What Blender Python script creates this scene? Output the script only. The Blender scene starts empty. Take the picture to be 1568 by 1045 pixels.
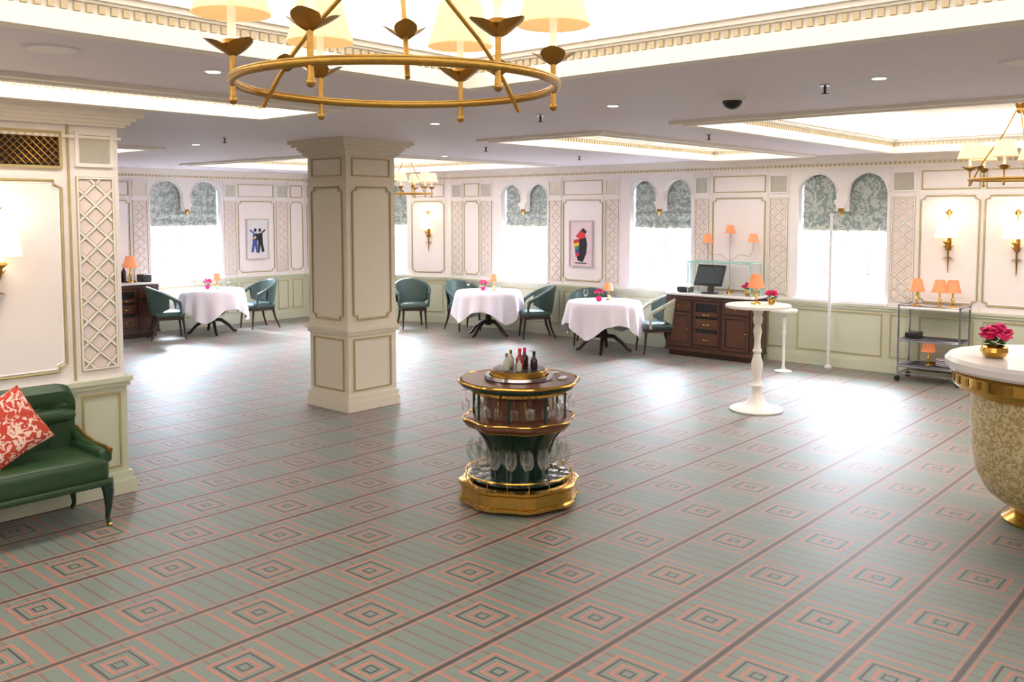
import bpy, bmesh, math, random
from mathutils import Matrix, Vector
random.seed(4)
pi=math.pi
ANG=math.radians(-41.5)
R=Matrix.Rotation(ANG,4,'Z')
def T(x,y,z=0): return Matrix.Translation((x,y,z))
def RZ(d): return Matrix.Rotation(math.radians(d),4,'Z')
def RX(d): return Matrix.Rotation(math.radians(d),4,'X')
def RY(d): return Matrix.Rotation(math.radians(d),4,'Y')
def lin(c):
    o=[]
    for x in c:
        x/=255.0
        o.append(x/12.92 if x<=.04045 else ((x+.055)/1.055)**2.4)
    return tuple(o)+(1.0,)
# ---------------------------------------------------------------- materials
def mat(name,col,rough=.5,metal=0,emis=None,es=0,var=.04,scale=8,bump=0,bscale=60,sheen=0,nolight=False):
    m=bpy.data.materials.new(name); m.use_nodes=True
    nt=m.node_tree; b=nt.nodes['Principled BSDF']
    c=lin(col)
    tc=nt.nodes.new('ShaderNodeTexCoord')
    nz=nt.nodes.new('ShaderNodeTexNoise'); nz.inputs['Scale'].default_value=scale
    nt.links.new(tc.outputs['Object'],nz.inputs['Vector'])
    mx=nt.nodes.new('ShaderNodeMix'); mx.data_type='RGBA'
    mx.inputs[6].default_value=tuple(x*(1-var) for x in c[:3])+(1,)
    mx.inputs[7].default_value=tuple(min(1,x*(1+var)) for x in c[:3])+(1,)
    nt.links.new(nz.outputs['Fac'],mx.inputs[0])
    nt.links.new(mx.outputs[2],b.inputs['Base Color'])
    b.inputs['Roughness'].default_value=rough; b.inputs['Metallic'].default_value=metal
    if emis:
        b.inputs['Emission Color'].default_value=lin(emis); b.inputs['Emission Strength'].default_value=es
        if nolight: m.cycles.emission_sampling='NONE'
    if sheen: b.inputs['Sheen Weight'].default_value=sheen
    if bump:
        n2=nt.nodes.new('ShaderNodeTexNoise'); n2.inputs['Scale'].default_value=bscale
        nt.links.new(tc.outputs['Object'],n2.inputs['Vector'])
        bp=nt.nodes.new('ShaderNodeBump'); bp.inputs['Strength'].default_value=bump; bp.inputs['Distance'].default_value=.01
        nt.links.new(n2.outputs['Fac'],bp.inputs['Height']); nt.links.new(bp.outputs[0],b.inputs['Normal'])
    return m
def pattern(name,c1,c2,scale,rough=.8,thr=.5,metal=0,kind='noise',soft=.03,transl=0):
    m=mat(name,c1,rough,metal); nt=m.node_tree; b=nt.nodes['Principled BSDF']
    tc=nt.nodes.new('ShaderNodeTexCoord')
    if kind=='noise':
        t=nt.nodes.new('ShaderNodeTexNoise'); t.inputs['Detail'].default_value=1.0; t.inputs['Distortion'].default_value=1.5; out=t.outputs['Fac']
    else:
        t=nt.nodes.new('ShaderNodeTexVoronoi'); t.feature='DISTANCE_TO_EDGE' if kind=='vedge' else 'F1'; out=t.outputs['Distance']
    t.inputs['Scale'].default_value=scale
    nt.links.new(tc.outputs['Object'],t.inputs['Vector'])
    r=nt.nodes.new('ShaderNodeValToRGB'); r.color_ramp.elements[0].position=max(0,thr-soft); r.color_ramp.elements[1].position=thr+soft
    r.color_ramp.elements[0].color=lin(c1); r.color_ramp.elements[1].color=lin(c2)
    nt.links.new(out,r.inputs[0]); nt.links.new(r.outputs[0],b.inputs['Base Color'])
    return m
def glassmat(name,tint=(1,1,1),fac=.18,lo=0.0):
    m=bpy.data.materials.new(name); m.use_nodes=True; nt=m.node_tree; nt.nodes.clear()
    o=nt.nodes.new('ShaderNodeOutputMaterial'); a=nt.nodes.new('ShaderNodeBsdfTransparent'); g=nt.nodes.new('ShaderNodeBsdfGlossy')
    a.inputs[0].default_value=tint+(1,); g.inputs['Roughness'].default_value=.03
    lw=nt.nodes.new('ShaderNodeLayerWeight'); lw.inputs[0].default_value=fac
    ad=nt.nodes.new('ShaderNodeMath'); ad.operation='ADD'; ad.use_clamp=True; ad.inputs[1].default_value=lo
    nt.links.new(lw.outputs['Facing'],ad.inputs[0])
    mx=nt.nodes.new('ShaderNodeMixShader'); nt.links.new(ad.outputs[0],mx.inputs[0])
    nt.links.new(a.outputs[0],mx.inputs[1]); nt.links.new(g.outputs[0],mx.inputs[2]); nt.links.new(mx.outputs[0],o.inputs[0])
    return m
CREAM=mat('cream_paint',(244,240,236),.55,var=.02)
WCREAM=mat('panel_paint',(246,238,236),.6,var=.02)
LATBG=mat('lattice_back',(236,220,216),.6,var=.03)
SAGE=mat('sage_wainscot',(206,208,184),.5,var=.02)
COLP=mat('column_paint',(230,220,200),.5,var=.02)
GOLDL=mat('gold_line',(184,168,120),.45,.1)
WHITE=mat('white_paint',(246,244,242),.5,var=.01)
SOFFIT=mat('soffit_mauve_shade',(238,230,237),.6,var=.01)  # white ceiling, with the mauve of its shade put into the colour
TRIMW=mat('cornice_plaster',(248,241,230),.55,var=.02)
DENT=mat('cornice_gilding',(208,190,152),.5,var=.05)
GOLD=mat('aged_gold',(164,124,56),.32,.85,var=.12,scale=30)
ROPE=mat('chandelier_gold',(170,130,58),.36,.8,var=.2,scale=60,bump=.15,bscale=90)
BRASS=mat('polished_brass',(208,166,84),.16,1,var=.05)
LEATH=mat('green_leather',(44,72,42),.36,var=.12,scale=5,bump=.12,bscale=90)
LEATHC=mat('teal_leather',(68,88,84),.4,var=.12,scale=5)
DWOOD=mat('dark_wood',(52,32,24),.35,var=.35,scale=14)
WOOD=mat('mahogany',(100,56,36),.28,var=.3,scale=10)
WOODS=mat('sideboard_front',(88,54,38),.35,var=.3,scale=10)
WOOD2=mat('walnut_sideboard',(62,40,32),.35,var=.3,scale=10)
GREEN=mat('green_lacquer',(24,50,38),.3,var=.1)
CLOTH=mat('white_linen',(238,230,240),.85,var=.01)
MARB=mat('white_marble',(236,232,230),.2,var=.05,scale=3)
BLACK=mat('black_plastic_and_bay_shade',(24,24,28),.35)
SCREEN=mat('grey_screen',(80,82,88),.2)
CHROME=mat('chrome',(170,170,178),.15,1)
WFURN=mat('white_lacquer',(240,234,226),.35,var=.02)
SHADE=mat('cream_shade',(236,210,164),.8,emis=(255,214,150),es=.24,var=.02,nolight=True)
SHADE2=mat('cream_shade_wall',(250,238,215),.8,emis=(255,228,186),es=.9,var=.02,nolight=True)
PEACH=mat('peach_shade',(220,146,104),.8,emis=(250,140,84),es=.25,var=.02,nolight=True)
PINK=mat('pink_petals',(220,24,100),.6,var=.3,scale=40)
LEAFG=mat('flower_leaves',(60,110,50),.6)
LED=mat('led_strip',(255,240,220),.8,emis=(255,236,208),es=13)
DLIT=mat('downlight_glow',(255,250,240),.8,emis=(255,244,230),es=4,nolight=True)
BULB=mat('candle_sleeve',(250,244,230),.5,emis=(255,230,190),es=.3,nolight=True)
MIRROR=mat('antique_mirror',(196,192,180),.3,.25,var=.12,scale=20)
GRBACK=mat('grille_back',(44,32,22),.8)
GLASS=glassmat('clear_glass',(.97,.98,.98),.3,.02)
GLASSG=glassmat('pane_glass',(.97,.995,.985),.12,.01)
GEDGE=mat('glass_edge',(168,208,198),.1)
BLIND=pattern('damask_blind',(142,154,148),(190,196,188),13,.9,.5)
CORAL=pattern('coral_cushion',(236,204,188),(192,66,48),22,.9,.46)
BARP=pattern('gold_filigree',(184,162,108),(220,208,168),30,.35,.5,metal=.3)
BOTTLE=mat('dark_bottle',(40,18,26),.12); BOTR=mat('red_bottle',(170,30,50),.15); BOTG=mat('pale_bottle',(190,190,170),.12)
STONE=mat('street_stone',(232,236,244),.9,var=.05,scale=1); SHOPW=mat('street_glass',(150,166,190),.3)
PIPE=mat('pipe_paint',(230,226,224),.5)
PAPER=mat('art_paper',(232,230,232),.7); INK=mat('ink_black',(28,28,34),.7); RED=mat('art_red',(205,50,45),.7)
YEL=mat('art_yellow',(230,190,60),.7); BLU=mat('art_blue',(60,80,150),.7); GRN=mat('art_green',(70,140,90),.7); PAPER2=mat('art_pink_paper',(230,208,212),.7)
FRAMEM=mat('picture_frame_pale',(204,190,186),.5)
CUSHP=pattern('patterned_fabric',(150,160,140),(214,208,186),60,.9,.5)

# ---------------------------------------------------------------- mesh builder
class MB:
    def __init__(s): s.v=[];s.f=[];s.m=[];s.s=[];s.mats=[]
    def mi(s,m):
        if m not in s.mats: s.mats.append(m)
        return s.mats.index(m)
    def add(s,vs,fs,m,sm=False,M=None):
        o=len(s.v); k=s.mi(m)
        for p in vs:
            p=Vector(p)
            if M is not None: p=M@p
            s.v.append(p)
        for f in fs:
            s.f.append([i+o for i in f]); s.m.append(k); s.s.append(sm)
    def box(s,x0,x1,y0,y1,z0,z1,m,M=None):
        vs=[(x0,y0,z0),(x1,y0,z0),(x1,y1,z0),(x0,y1,z0),(x0,y0,z1),(x1,y0,z1),(x1,y1,z1),(x0,y1,z1)]
        s.add(vs,[(0,3,2,1),(4,5,6,7),(0,1,5,4),(1,2,6,5),(2,3,7,6),(3,0,4,7)],m,False,M)
    def grid(s,fn,nu,nv,m,cu=False,cv=False,M=None,sm=True):
        vs=[fn(i/nu,j/nv) for j in range(nv+(0 if cv else 1)) for i in range(nu+(0 if cu else 1))]
        U=nu+(0 if cu else 1); V=nv+(0 if cv else 1)
        fs=[]
        for j in range(nv):
            for i in range(nu):
                a=j*U+i; b=j*U+(i+1)%U; c=((j+1)%V)*U+(i+1)%U; d=((j+1)%V)*U+i
                fs.append((a,b,c,d))
        s.add(vs,fs,m,sm,M)
    def lathe(s,prof,m,n=28,M=None,sm=True,rf=None,cap=True):
        rf=rf or (lambda t,z:1)
        vs=[];fs=[]
        for (r,z) in prof:
            for i in range(n):
                t=2*pi*i/n; k=r*rf(t,z); vs.append((k*math.cos(t),k*math.sin(t),z))
        for j in range(len(prof)-1):
            for i in range(n):
                a=j*n+i;b=j*n+(i+1)%n; fs.append((a,b,b+n,a+n))
        if cap:
            fs.append(tuple(range(n-1,-1,-1))); l=(len(prof)-1)*n; fs.append(tuple(l+i for i in range(n)))
        s.add(vs,fs,m,sm,M)
    def tube(s,pts,r,m,n=8,M=None,closed=False):
        pts=[Vector(p) for p in pts]; N=len(pts)
        rs=r if isinstance(r,(list,tuple)) else [r]*N
        vs=[];up=None
        for i,p in enumerate(pts):
            if closed: d=pts[(i+1)%N]-pts[i-1]
            else: d=pts[min(i+1,N-1)]-pts[max(i-1,0)]
            if d.length<1e-9: d=Vector((0,0,1))
            d.normalize()
            if up is None:
                up=Vector((0,0,1)) if abs(d.z)<.9 else Vector((1,0,0))
            x=d.cross(up)
            if x.length<1e-6: x=d.cross(Vector((0,1,0)))
            x.normalize(); y=x.cross(d).normalized(); up=y
            for k in range(n):
                t=2*pi*k/n; vs.append(p+x*rs[i]*math.cos(t)+y*rs[i]*math.sin(t))
        fs=[]
        for j in range(N if closed else N-1):
            for k in range(n):
                a=j*n+k;b=j*n+(k+1)%n;c=((j+1)%N)*n+(k+1)%n;d=((j+1)%N)*n+k
                fs.append((a,b,c,d))
        if not closed:
            fs.append(tuple(range(n-1,-1,-1))); fs.append(tuple((N-1)*n+k for k in range(n)))
        s.add(vs,fs,m,True,M)
    def ell(s,c,r,m,n=10,k=6,M=None):
        if not isinstance(r,(tuple,list)): r=(r,r,r)
        Q=T(*c)@Matrix.Diagonal((r[0],r[1],r[2],1))
        if M is not None: Q=M@Q
        s.lathe([(max(.001,math.sin(pi*j/k)),-math.cos(pi*j/k)) for j in range(k+1)],m,n,Q)
    def rbox(s,x0,x1,y0,y1,z0,z1,r,m,M=None,puff=0):
        c=Vector(((x0+x1)/2,(y0+y1)/2,(z0+z1)/2)); h=Vector(((x1-x0)/2,(y1-y0)/2,(z1-z0)/2)); r=min(r,h.x*.99,h.y*.99,h.z*.99)
        def ax(hh):
            a=[-hh,-hh+r*.3,-hh+r]; k=6
            mid=[-hh+r+(2*hh-2*r)*i/k for i in range(1,k)]
            return a+mid+[-x for x in a[::-1]]
        A=[ax(h.x),ax(h.y),ax(h.z)]
        for d in range(3):
            e,g=(d+1)%3,(d+2)%3
            for sg in (-1,1):
                vs=[];U=len(A[e]);V=len(A[g])
                for q in A[g]:
                    for p in A[e]:
                        P=Vector((0,0,0)); P[d]=sg*h[d];P[e]=p;P[g]=q
                        Q=Vector([max(-(h[i]-r),min(h[i]-r,P[i])) for i in range(3)])
                        D=P-Q
                        if D.length>1e-9: D=D.normalized()*r
                        P=Q+D
                        if puff and d==2 and sg==1: P.z+=puff*(1-(P.x/h.x)**2)*(1-(P.y/h.y)**2)
                        vs.append(P+c)
                fs=[]
                for j in range(V-1):
                    for i in range(U-1):
                        a=j*U+i; f=(a,a+1,a+1+U,a+U); fs.append(f if sg>0 else f[::-1])
                s.add(vs,fs,m,True,M)
    def frame(s,x0,x1,z0,z1,w,y,m,M=None,d=.015):
        s.box(x0,x1,y-d,y,z0,z0+w,m,M); s.box(x0,x1,y-d,y,z1-w,z1,m,M)
        s.box(x0,x0+w,y-d,y,z0+w,z1-w,m,M); s.box(x1-w,x1,y-d,y,z0+w,z1-w,m,M)
    def poly(s,pts,y,m,M=None,d=.004):
        n=len(pts); vs=[(p[0],y-d,p[1]) for p in pts]+[(p[0],y,p[1]) for p in pts]
        fs=[tuple(range(n)),tuple(range(2*n-1,n-1,-1))]+[(i,(i+1)%n,n+(i+1)%n,n+i) for i in range(n)]
        s.add(vs,fs,m,False,M)
    def obj(s,name,M=None,sharp=35,merge=True):
        me=bpy.data.meshes.new(name); me.from_pydata([tuple(v) for v in s.v],[],s.f)
        for m in s.mats: me.materials.append(m)
        me.polygons.foreach_set('material_index',s.m); me.polygons.foreach_set('use_smooth',s.s)
        bm=bmesh.new(); bm.from_mesh(me)
        if merge: bmesh.ops.remove_doubles(bm,verts=bm.verts,dist=1e-5)
        bmesh.ops.recalc_face_normals(bm,faces=bm.faces); bm.to_mesh(me); bm.free()
        me.set_sharp_from_angle(angle=math.radians(sharp))
        o=bpy.data.objects.new(name,me); bpy.context.collection.objects.link(o)
        if M is not None: o.matrix_world=M
        return o
def inst(o,name,M):
    n=bpy.data.objects.new(name,o.data); bpy.context.collection.objects.link(n); n.matrix_world=M; return n

CEIL=2.83
# ---------------------------------------------------------------- carpet
def carpet():
    m=bpy.data.materials.new('carpet'); m.use_nodes=True; nt=m.node_tree; b=nt.nodes['Principled BSDF']
    N=nt.nodes; L=nt.links
    def val(x,i,nd):
        if isinstance(x,(int,float)): nd.inputs[i].default_value=x
        else: L.new(x,nd.inputs[i])
    def mth(op,a,b_=None,c=None):
        nd=N.new('ShaderNodeMath'); nd.operation=op; val(a,0,nd)
        if b_ is not None: val(b_,1,nd)
        if c is not None: val(c,2,nd)
        return nd.outputs[0]
    tc=N.new('ShaderNodeTexCoord'); sp=N.new('ShaderNodeSeparateXYZ'); L.new(tc.outputs['Object'],sp.inputs[0])
    PA,PB=.45,.37
    a=mth('DIVIDE',sp.outputs[0],PA); bb=mth('DIVIDE',sp.outputs[1],PB)
    i=mth('ROUND',a); j=mth('ROUND',bb)
    da=mth('MULTIPLY',mth('ABSOLUTE',mth('SUBTRACT',a,i)),PA); db=mth('MULTIPLY',mth('ABSOLUTE',mth('SUBTRACT',bb,j)),PB)
    par=mth('FRACT',mth('MULTIPLY',mth('ADD',mth('ADD',i,j),400.0),.5))
    even=mth('LESS_THAN',par,.25)
    mm=mth('MAXIMUM',mth('MULTIPLY',da,.90),db)
    def band(x,lo,hi): return mth('MULTIPLY',mth('GREATER_THAN',x,lo),mth('LESS_THAN',x,hi))
    rings=[(.108,.124,0),(.084,.096,1),(.044,.060,0),(.020,.030,1)]
    lineA=band(da,.212,.226); lineA2=band(da,.194,.204); lineB=band(db,.175,.186)
    rb=mth('FRACT',mth('ADD',mth('MULTIPLY',bb,4.0),.1))
    rib=mth('LESS_THAN',rb,.16)
    fine=mth('LESS_THAN',mth('FRACT',mth('MULTIPLY',bb,24.0)),.4)
    def mix(f,A,B):
        nd=N.new('ShaderNodeMix'); nd.data_type='RGBA'
        val(f,0,nd)
        for k,x in ((6,A),(7,B)):
            if isinstance(x,tuple): nd.inputs[k].default_value=x
            else: L.new(x,nd.inputs[k])
        return nd.outputs[2]
    nz=N.new('ShaderNodeTexNoise'); nz.inputs['Scale'].default_value=1.2; L.new(tc.outputs['Object'],nz.inputs['Vector'])
    base=mix(nz.outputs['Fac'],lin((92,110,102)),lin((108,124,112)))
    base=mix(mth('MULTIPLY',fine,.35),base,lin((146,150,136)))
    c=mix(mth('MULTIPLY',rib,.85),base,lin((118,88,76)))
    coral=lin((178,106,90)); dark=lin((66,50,46))
    c=mix(mth('MULTIPLY',lineB,.9),c,coral); c=mix(lineA,c,dark); c=mix(lineA2,c,coral)
    c=mix(mth('MULTIPLY',even,mth('LESS_THAN',mm,.124)),c,base)
    for (lo,hi,k) in rings: c=mix(mth('MULTIPLY',even,band(mm,lo,hi)),c,dark if k else coral)
    n2=N.new('ShaderNodeTexNoise'); n2.inputs['Scale'].default_value=160; L.new(tc.outputs['Object'],n2.inputs['Vector'])
    c2=mix(mth('MULTIPLY',n2.outputs['Fac'],.14),c,lin((176,172,166)))
    L.new(c2,b.inputs['Base Color']); b.inputs['Roughness'].default_value=.48; b.inputs['Specular IOR Level'].default_value=.5
    b.inputs['Sheen Weight'].default_value=.12; b.inputs['Sheen Roughness'].default_value=.3; b.inputs['Sheen Tint'].default_value=(.86,.88,1,1)
    bp=N.new('ShaderNodeBump'); bp.inputs['Strength'].default_value=.35; bp.inputs['Distance'].default_value=.004
    L.new(n2.outputs['Fac'],bp.inputs['Height']); L.new(bp.outputs[0],b.inputs['Normal'])
    return m
A0,A1,B0,B1=-15.11,3.5,-4.0,12.03
mb=MB(); mb.box(A0-.3,A1+.3,B0-.3,B1+.3,-.1,0,carpet()); mb.obj('floor',R)

# ---------------------------------------------------------------- ceiling with trays
trays=[(-3.77,2.4,-2.6,3.88),(-6.2,-5.42,-3,4.08),(-6.44,-5.12,7.0,11.55),(-3.97,.3,6.72,11.5),(-13.2,-9.2,7.4,11.2),(-13,-10.2,-.5,5.2)]
TP=[4.1,9.5,5.0,5.0,4.8,5.5]
mb=MB()
xs=sorted(set([A0-.3,A1+.3]+[t for q in trays for t in q[:2]])); ys=sorted(set([B0-.3,B1+.3]+[t for q in trays for t in q[2:]]))
for i in range(len(xs)-1):
    for j in range(len(ys)-1):
        cx=(xs[i]+xs[i+1])/2; cy=(ys[j]+ys[j+1])/2
        if any(q[0]<cx<q[1] and q[2]<cy<q[3] for q in trays): continue
        mb.add([(xs[i],ys[j],CEIL),(xs[i+1],ys[j],CEIL),(xs[i+1],ys[j+1],CEIL),(xs[i],ys[j+1],CEIL)],[(0,3,2,1)],SOFFIT)
TZ=3.2
for (a0,a1,b0,b1) in trays:
    g=.2
    mb.add([(a0-g,b0-g,TZ),(a1+g,b0-g,TZ),(a1+g,b1+g,TZ),(a0-g,b1+g,TZ)],[(0,3,2,1)],WHITE)
    for (x0,y0,x1,y1) in ((a0-g,b0-g,a1+g,b0-g),(a1+g,b0-g,a1+g,b1+g),(a1+g,b1+g,a0-g,b1+g),(a0-g,b1+g,a0-g,b0-g)):
        mb.add([(x0,y0,CEIL+.01),(x1,y1,CEIL+.01),(x1,y1,TZ),(x0,y0,TZ)],[(0,1,2,3)],WHITE)
mb.add([(A0-.4,B0-.4,3.5),(A1+.4,B0-.4,3.5),(A1+.4,B1+.4,3.5),(A0-.4,B1+.4,3.5)],[(0,3,2,1)],WHITE)
mb.obj('ceiling',R)
def ringbox(mb,a0,a1,b0,b1,o0,o1,z0,z1,m):
    mb.box(a0-o1,a1+o1,b0-o1,b0-o0,z0,z1,m); mb.box(a0-o1,a1+o1,b1+o0,b1+o1,z0,z1,m)
    mb.box(a0-o1,a0-o0,b0-o0,b1+o0,z0,z1,m); mb.box(a1+o0,a1+o1,b0-o0,b1+o0,z0,z1,m)
for k,(a0,a1,b0,b1) in enumerate(trays):
    mb=MB()
    ringbox(mb,a0,a1,b0,b1,0,.13,CEIL-.025,CEIL+.0,TRIMW)
    ringbox(mb,a0,a1,b0,b1,-.03,.04,CEIL-.035,CEIL+.045,TRIMW)
    ringbox(mb,a0,a1,b0,b1,-.015,.04,CEIL+.045,CEIL+.10,TRIMW)
    ringbox(mb,a0,a1,b0,b1,-.032,.05,CEIL+.088,CEIL+.1,TRIMW)
    ringbox(mb,a0,a1,b0,b1,-.05,.05,CEIL+.10,CEIL+.125,TRIMW)
    ringbox(mb,a0,a1,b0,b1,-.07,.05,CEIL+.125,CEIL+.14,TRIMW)
    st=.05
    n=int((a1-a0)/st)
    for i in range(n):
        x=a0+st*(i+.25)
        for y in (b0,b1):
            s_=1 if y==b0 else -1
            mb.box(x,x+.026,min(y,y+s_*.03),max(y,y+s_*.03),CEIL+.05,CEIL+.083,DENT)
    n=int((b1-b0)/st)
    for i in range(n):
        y=b0+st*(i+.25)
        for x in (a0,a1):
            s_=1 if x==a0 else -1
            mb.box(min(x,x+s_*.03),max(x,x+s_*.03),y,y+.026,CEIL+.05,CEIL+.083,DENT)
    mb.obj('trim_%d'%(k+1),R,merge=False)
    mb=MB(); ringbox(mb,a0,a1,b0,b1,.08,.12,CEIL+.10,CEIL+.115,LED); mb.obj('cove_led_strip',R,merge=False)
    ld=bpy.data.lights.new('tray_glow_fill','AREA'); ld.shape='RECTANGLE'; ld.size=a1-a0+.1; ld.size_y=b1-b0+.1  # added area fill, stands in for cove glow spread by the tray ceiling
    ld.energy=(a1-a0)*(b1-b0)*TP[k]; ld.color=(1,.972,.945)
    lo=bpy.data.objects.new('tray_glow_fill',ld); bpy.context.collection.objects.link(lo)
    lo.matrix_world=R@T((a0+a1)/2,(b0+b1)/2,TZ-.02)

# ---------------------------------------------------------------- walls
SILL=.9
def lattice(mb,x0,x1,z0,z1,M):
    mb.box(x0,x1,-.004,0,z0,z1,LATBG,M)
    mb.frame(x0,x1,z0,z1,.018,-.004,GOLDL,M,.012); mb.frame(x0+.004,x1-.004,z0+.004,z1-.004,.011,-.014,CREAM,M,.006)
    w=x1-x0-.03; X0=x0+.015; Z0=z0+.015; Z1=z1-.015; nd=max(5,round((Z1-Z0)/.155)); ph=(Z1-Z0)/nd
    sl=ph*1.0/(w*.66)
    for sg in (1,-1):
        k=-int(w*sl/ph)-2
        while k<nd+2+int(w*sl/ph):
            c=Z0+k*ph
            f=lambda x:(c+sl*x) if sg>0 else (c+sl*(w-x))
            if sg>0:
                lo_=max(0,(Z0-c)/sl); hi_=min(w,(Z1-c)/sl)
            else:
                hi_=min(w,w-(Z0-c)/sl); lo_=max(0,w-(Z1-c)/sl)
            if hi_-lo_>.02:
                for (hw,y,m) in ((.0125,-.010,GOLDL),(.0075,-.014,CREAM)):
                    dz=hw*math.sqrt(1+sl*sl)
                    P=[(X0+lo_,f(lo_)-dz),(X0+hi_,f(hi_)-dz),(X0+hi_,f(hi_)+dz),(X0+lo_,f(lo_)+dz)]
                    mb.poly(P,y+.006,m,M,.006)
            k+=1
def panel(mb,x0,x1,z0,z1,M,notch=True):
    mb.box(x0+.01,x1-.01,-.003,0,z0+.01,z1-.01,WCREAM,M)
    if notch:
        n=.05
        P=[(x0+n,z0),(x1-n,z0),(x1-n,z0+n*.6),(x1,z0+n),(x1,z1-n),(x1-n,z1-n*.6),(x1-n,z1),(x0+n,z1),(x0+n,z1-n*.6),(x0,z1-n),(x0,z0+n),(x0+n,z0+n*.6)]
    else: P=[(x0,z0),(x1,z0),(x1,z1),(x0,z1)]
    mb.tube([(p[0],-.008,p[1]) for p in P],.009,GOLDL,6,M,closed=True)
    P2=[(p[0]+(.018 if p[0]<(x0+x1)/2 else -.018),-.004,p[1]+(.018 if p[1]<(z0+z1)/2 else -.018)) for p in P]
    mb.tube(P2,.006,CREAM,5,M,closed=True)
def cornice(mb,x0,x1,M,y=0,dent=True):
    for (p,z0,z1) in ((.02,2.66,2.68),(.035,2.68,2.73),(.07,2.745,2.775),(.1,2.775,2.80),(.13,2.80,2.83),(.05,2.73,2.745)):
        mb.box(x0,x1,y-p,y,z0,z1,TRIMW,M)
    if dent:
        n=int((x1-x0)/.06)
        for i in range(n): mb.box(x0+.06*i+.02,x0+.06*i+.05,y-.048,y-.03,2.69,2.722,DENT,M)
def archfn(x,x0,x1,zs=2.33,pw=.15,pb=2.09):
    r=((x1-x0)-pw)/4
    for cc in (x0+r,x1-r):
        if abs(x-cc)<=r+1e-9: return zs+math.sqrt(max(0,r*r-(x-cc)**2))
    return pb
wincount=[0]
def windowobj(M,x0,x1):
    wincount[0]+=1
    mb=MB(); y0,y1=.2,.26
    zt=2.62
    mb.box(x0,x1,y0-.02,y1,SILL,SILL+.07,WHITE,M); mb.box(x0,x1,y0,y1,zt-.05,zt,WHITE,M)
    mb.box(x0,x0+.05,y0,y1,SILL,zt,WHITE,M); mb.box(x1-.05,x1,y0,y1,SILL,zt,WHITE,M)
    c=(x0+x1)/2; mb.box(c-.05,c+.05,y0-.03,y1,SILL,zt,WHITE,M)
    for (u0,u1) in ((x0+.05,c-.05),(c+.05,x1-.05)):
        mb.box(u0,u1,y0,y1,1.56,1.62,WHITE,M)
        m_=(u0+u1)/2; mb.box(m_-.013,m_+.013,y0+.01,y1-.01,SILL,zt,WHITE,M)
        for z in (1.26,2.1): mb.box(u0,u1,y0+.01,y1-.01,z-.013,z+.013,WHITE,M)
        mb.frame(u0,u1,SILL+.05,1.61,.035,y1,WHITE,M,.04)
    mb.box(x0-.05,x1+.05,-.05,.2,SILL-.035,SILL,WHITE,M)
    mb.obj('window_%d'%wincount[0],merge=False)
    mb=MB(); W=x1-x0
    def bf(u,v):
        z=2.62-v*(2.62-1.84)
        yy=.13+.012*math.sin(v*pi*2*5)*(.3 if v<.6 else 1.0)
        if v>.72: z+= .018*math.sin(u*pi*14)*(v-.72)/.28
        return (x0+.012+u*(W-.024),yy,z)
    mb.grid(bf,70,40,BLIND,M=M)
    mb.box(x0+.012,x1-.012,.12,.14,1.835,1.855,CUSHP,M)
    mb.obj('roman_blind')
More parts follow.
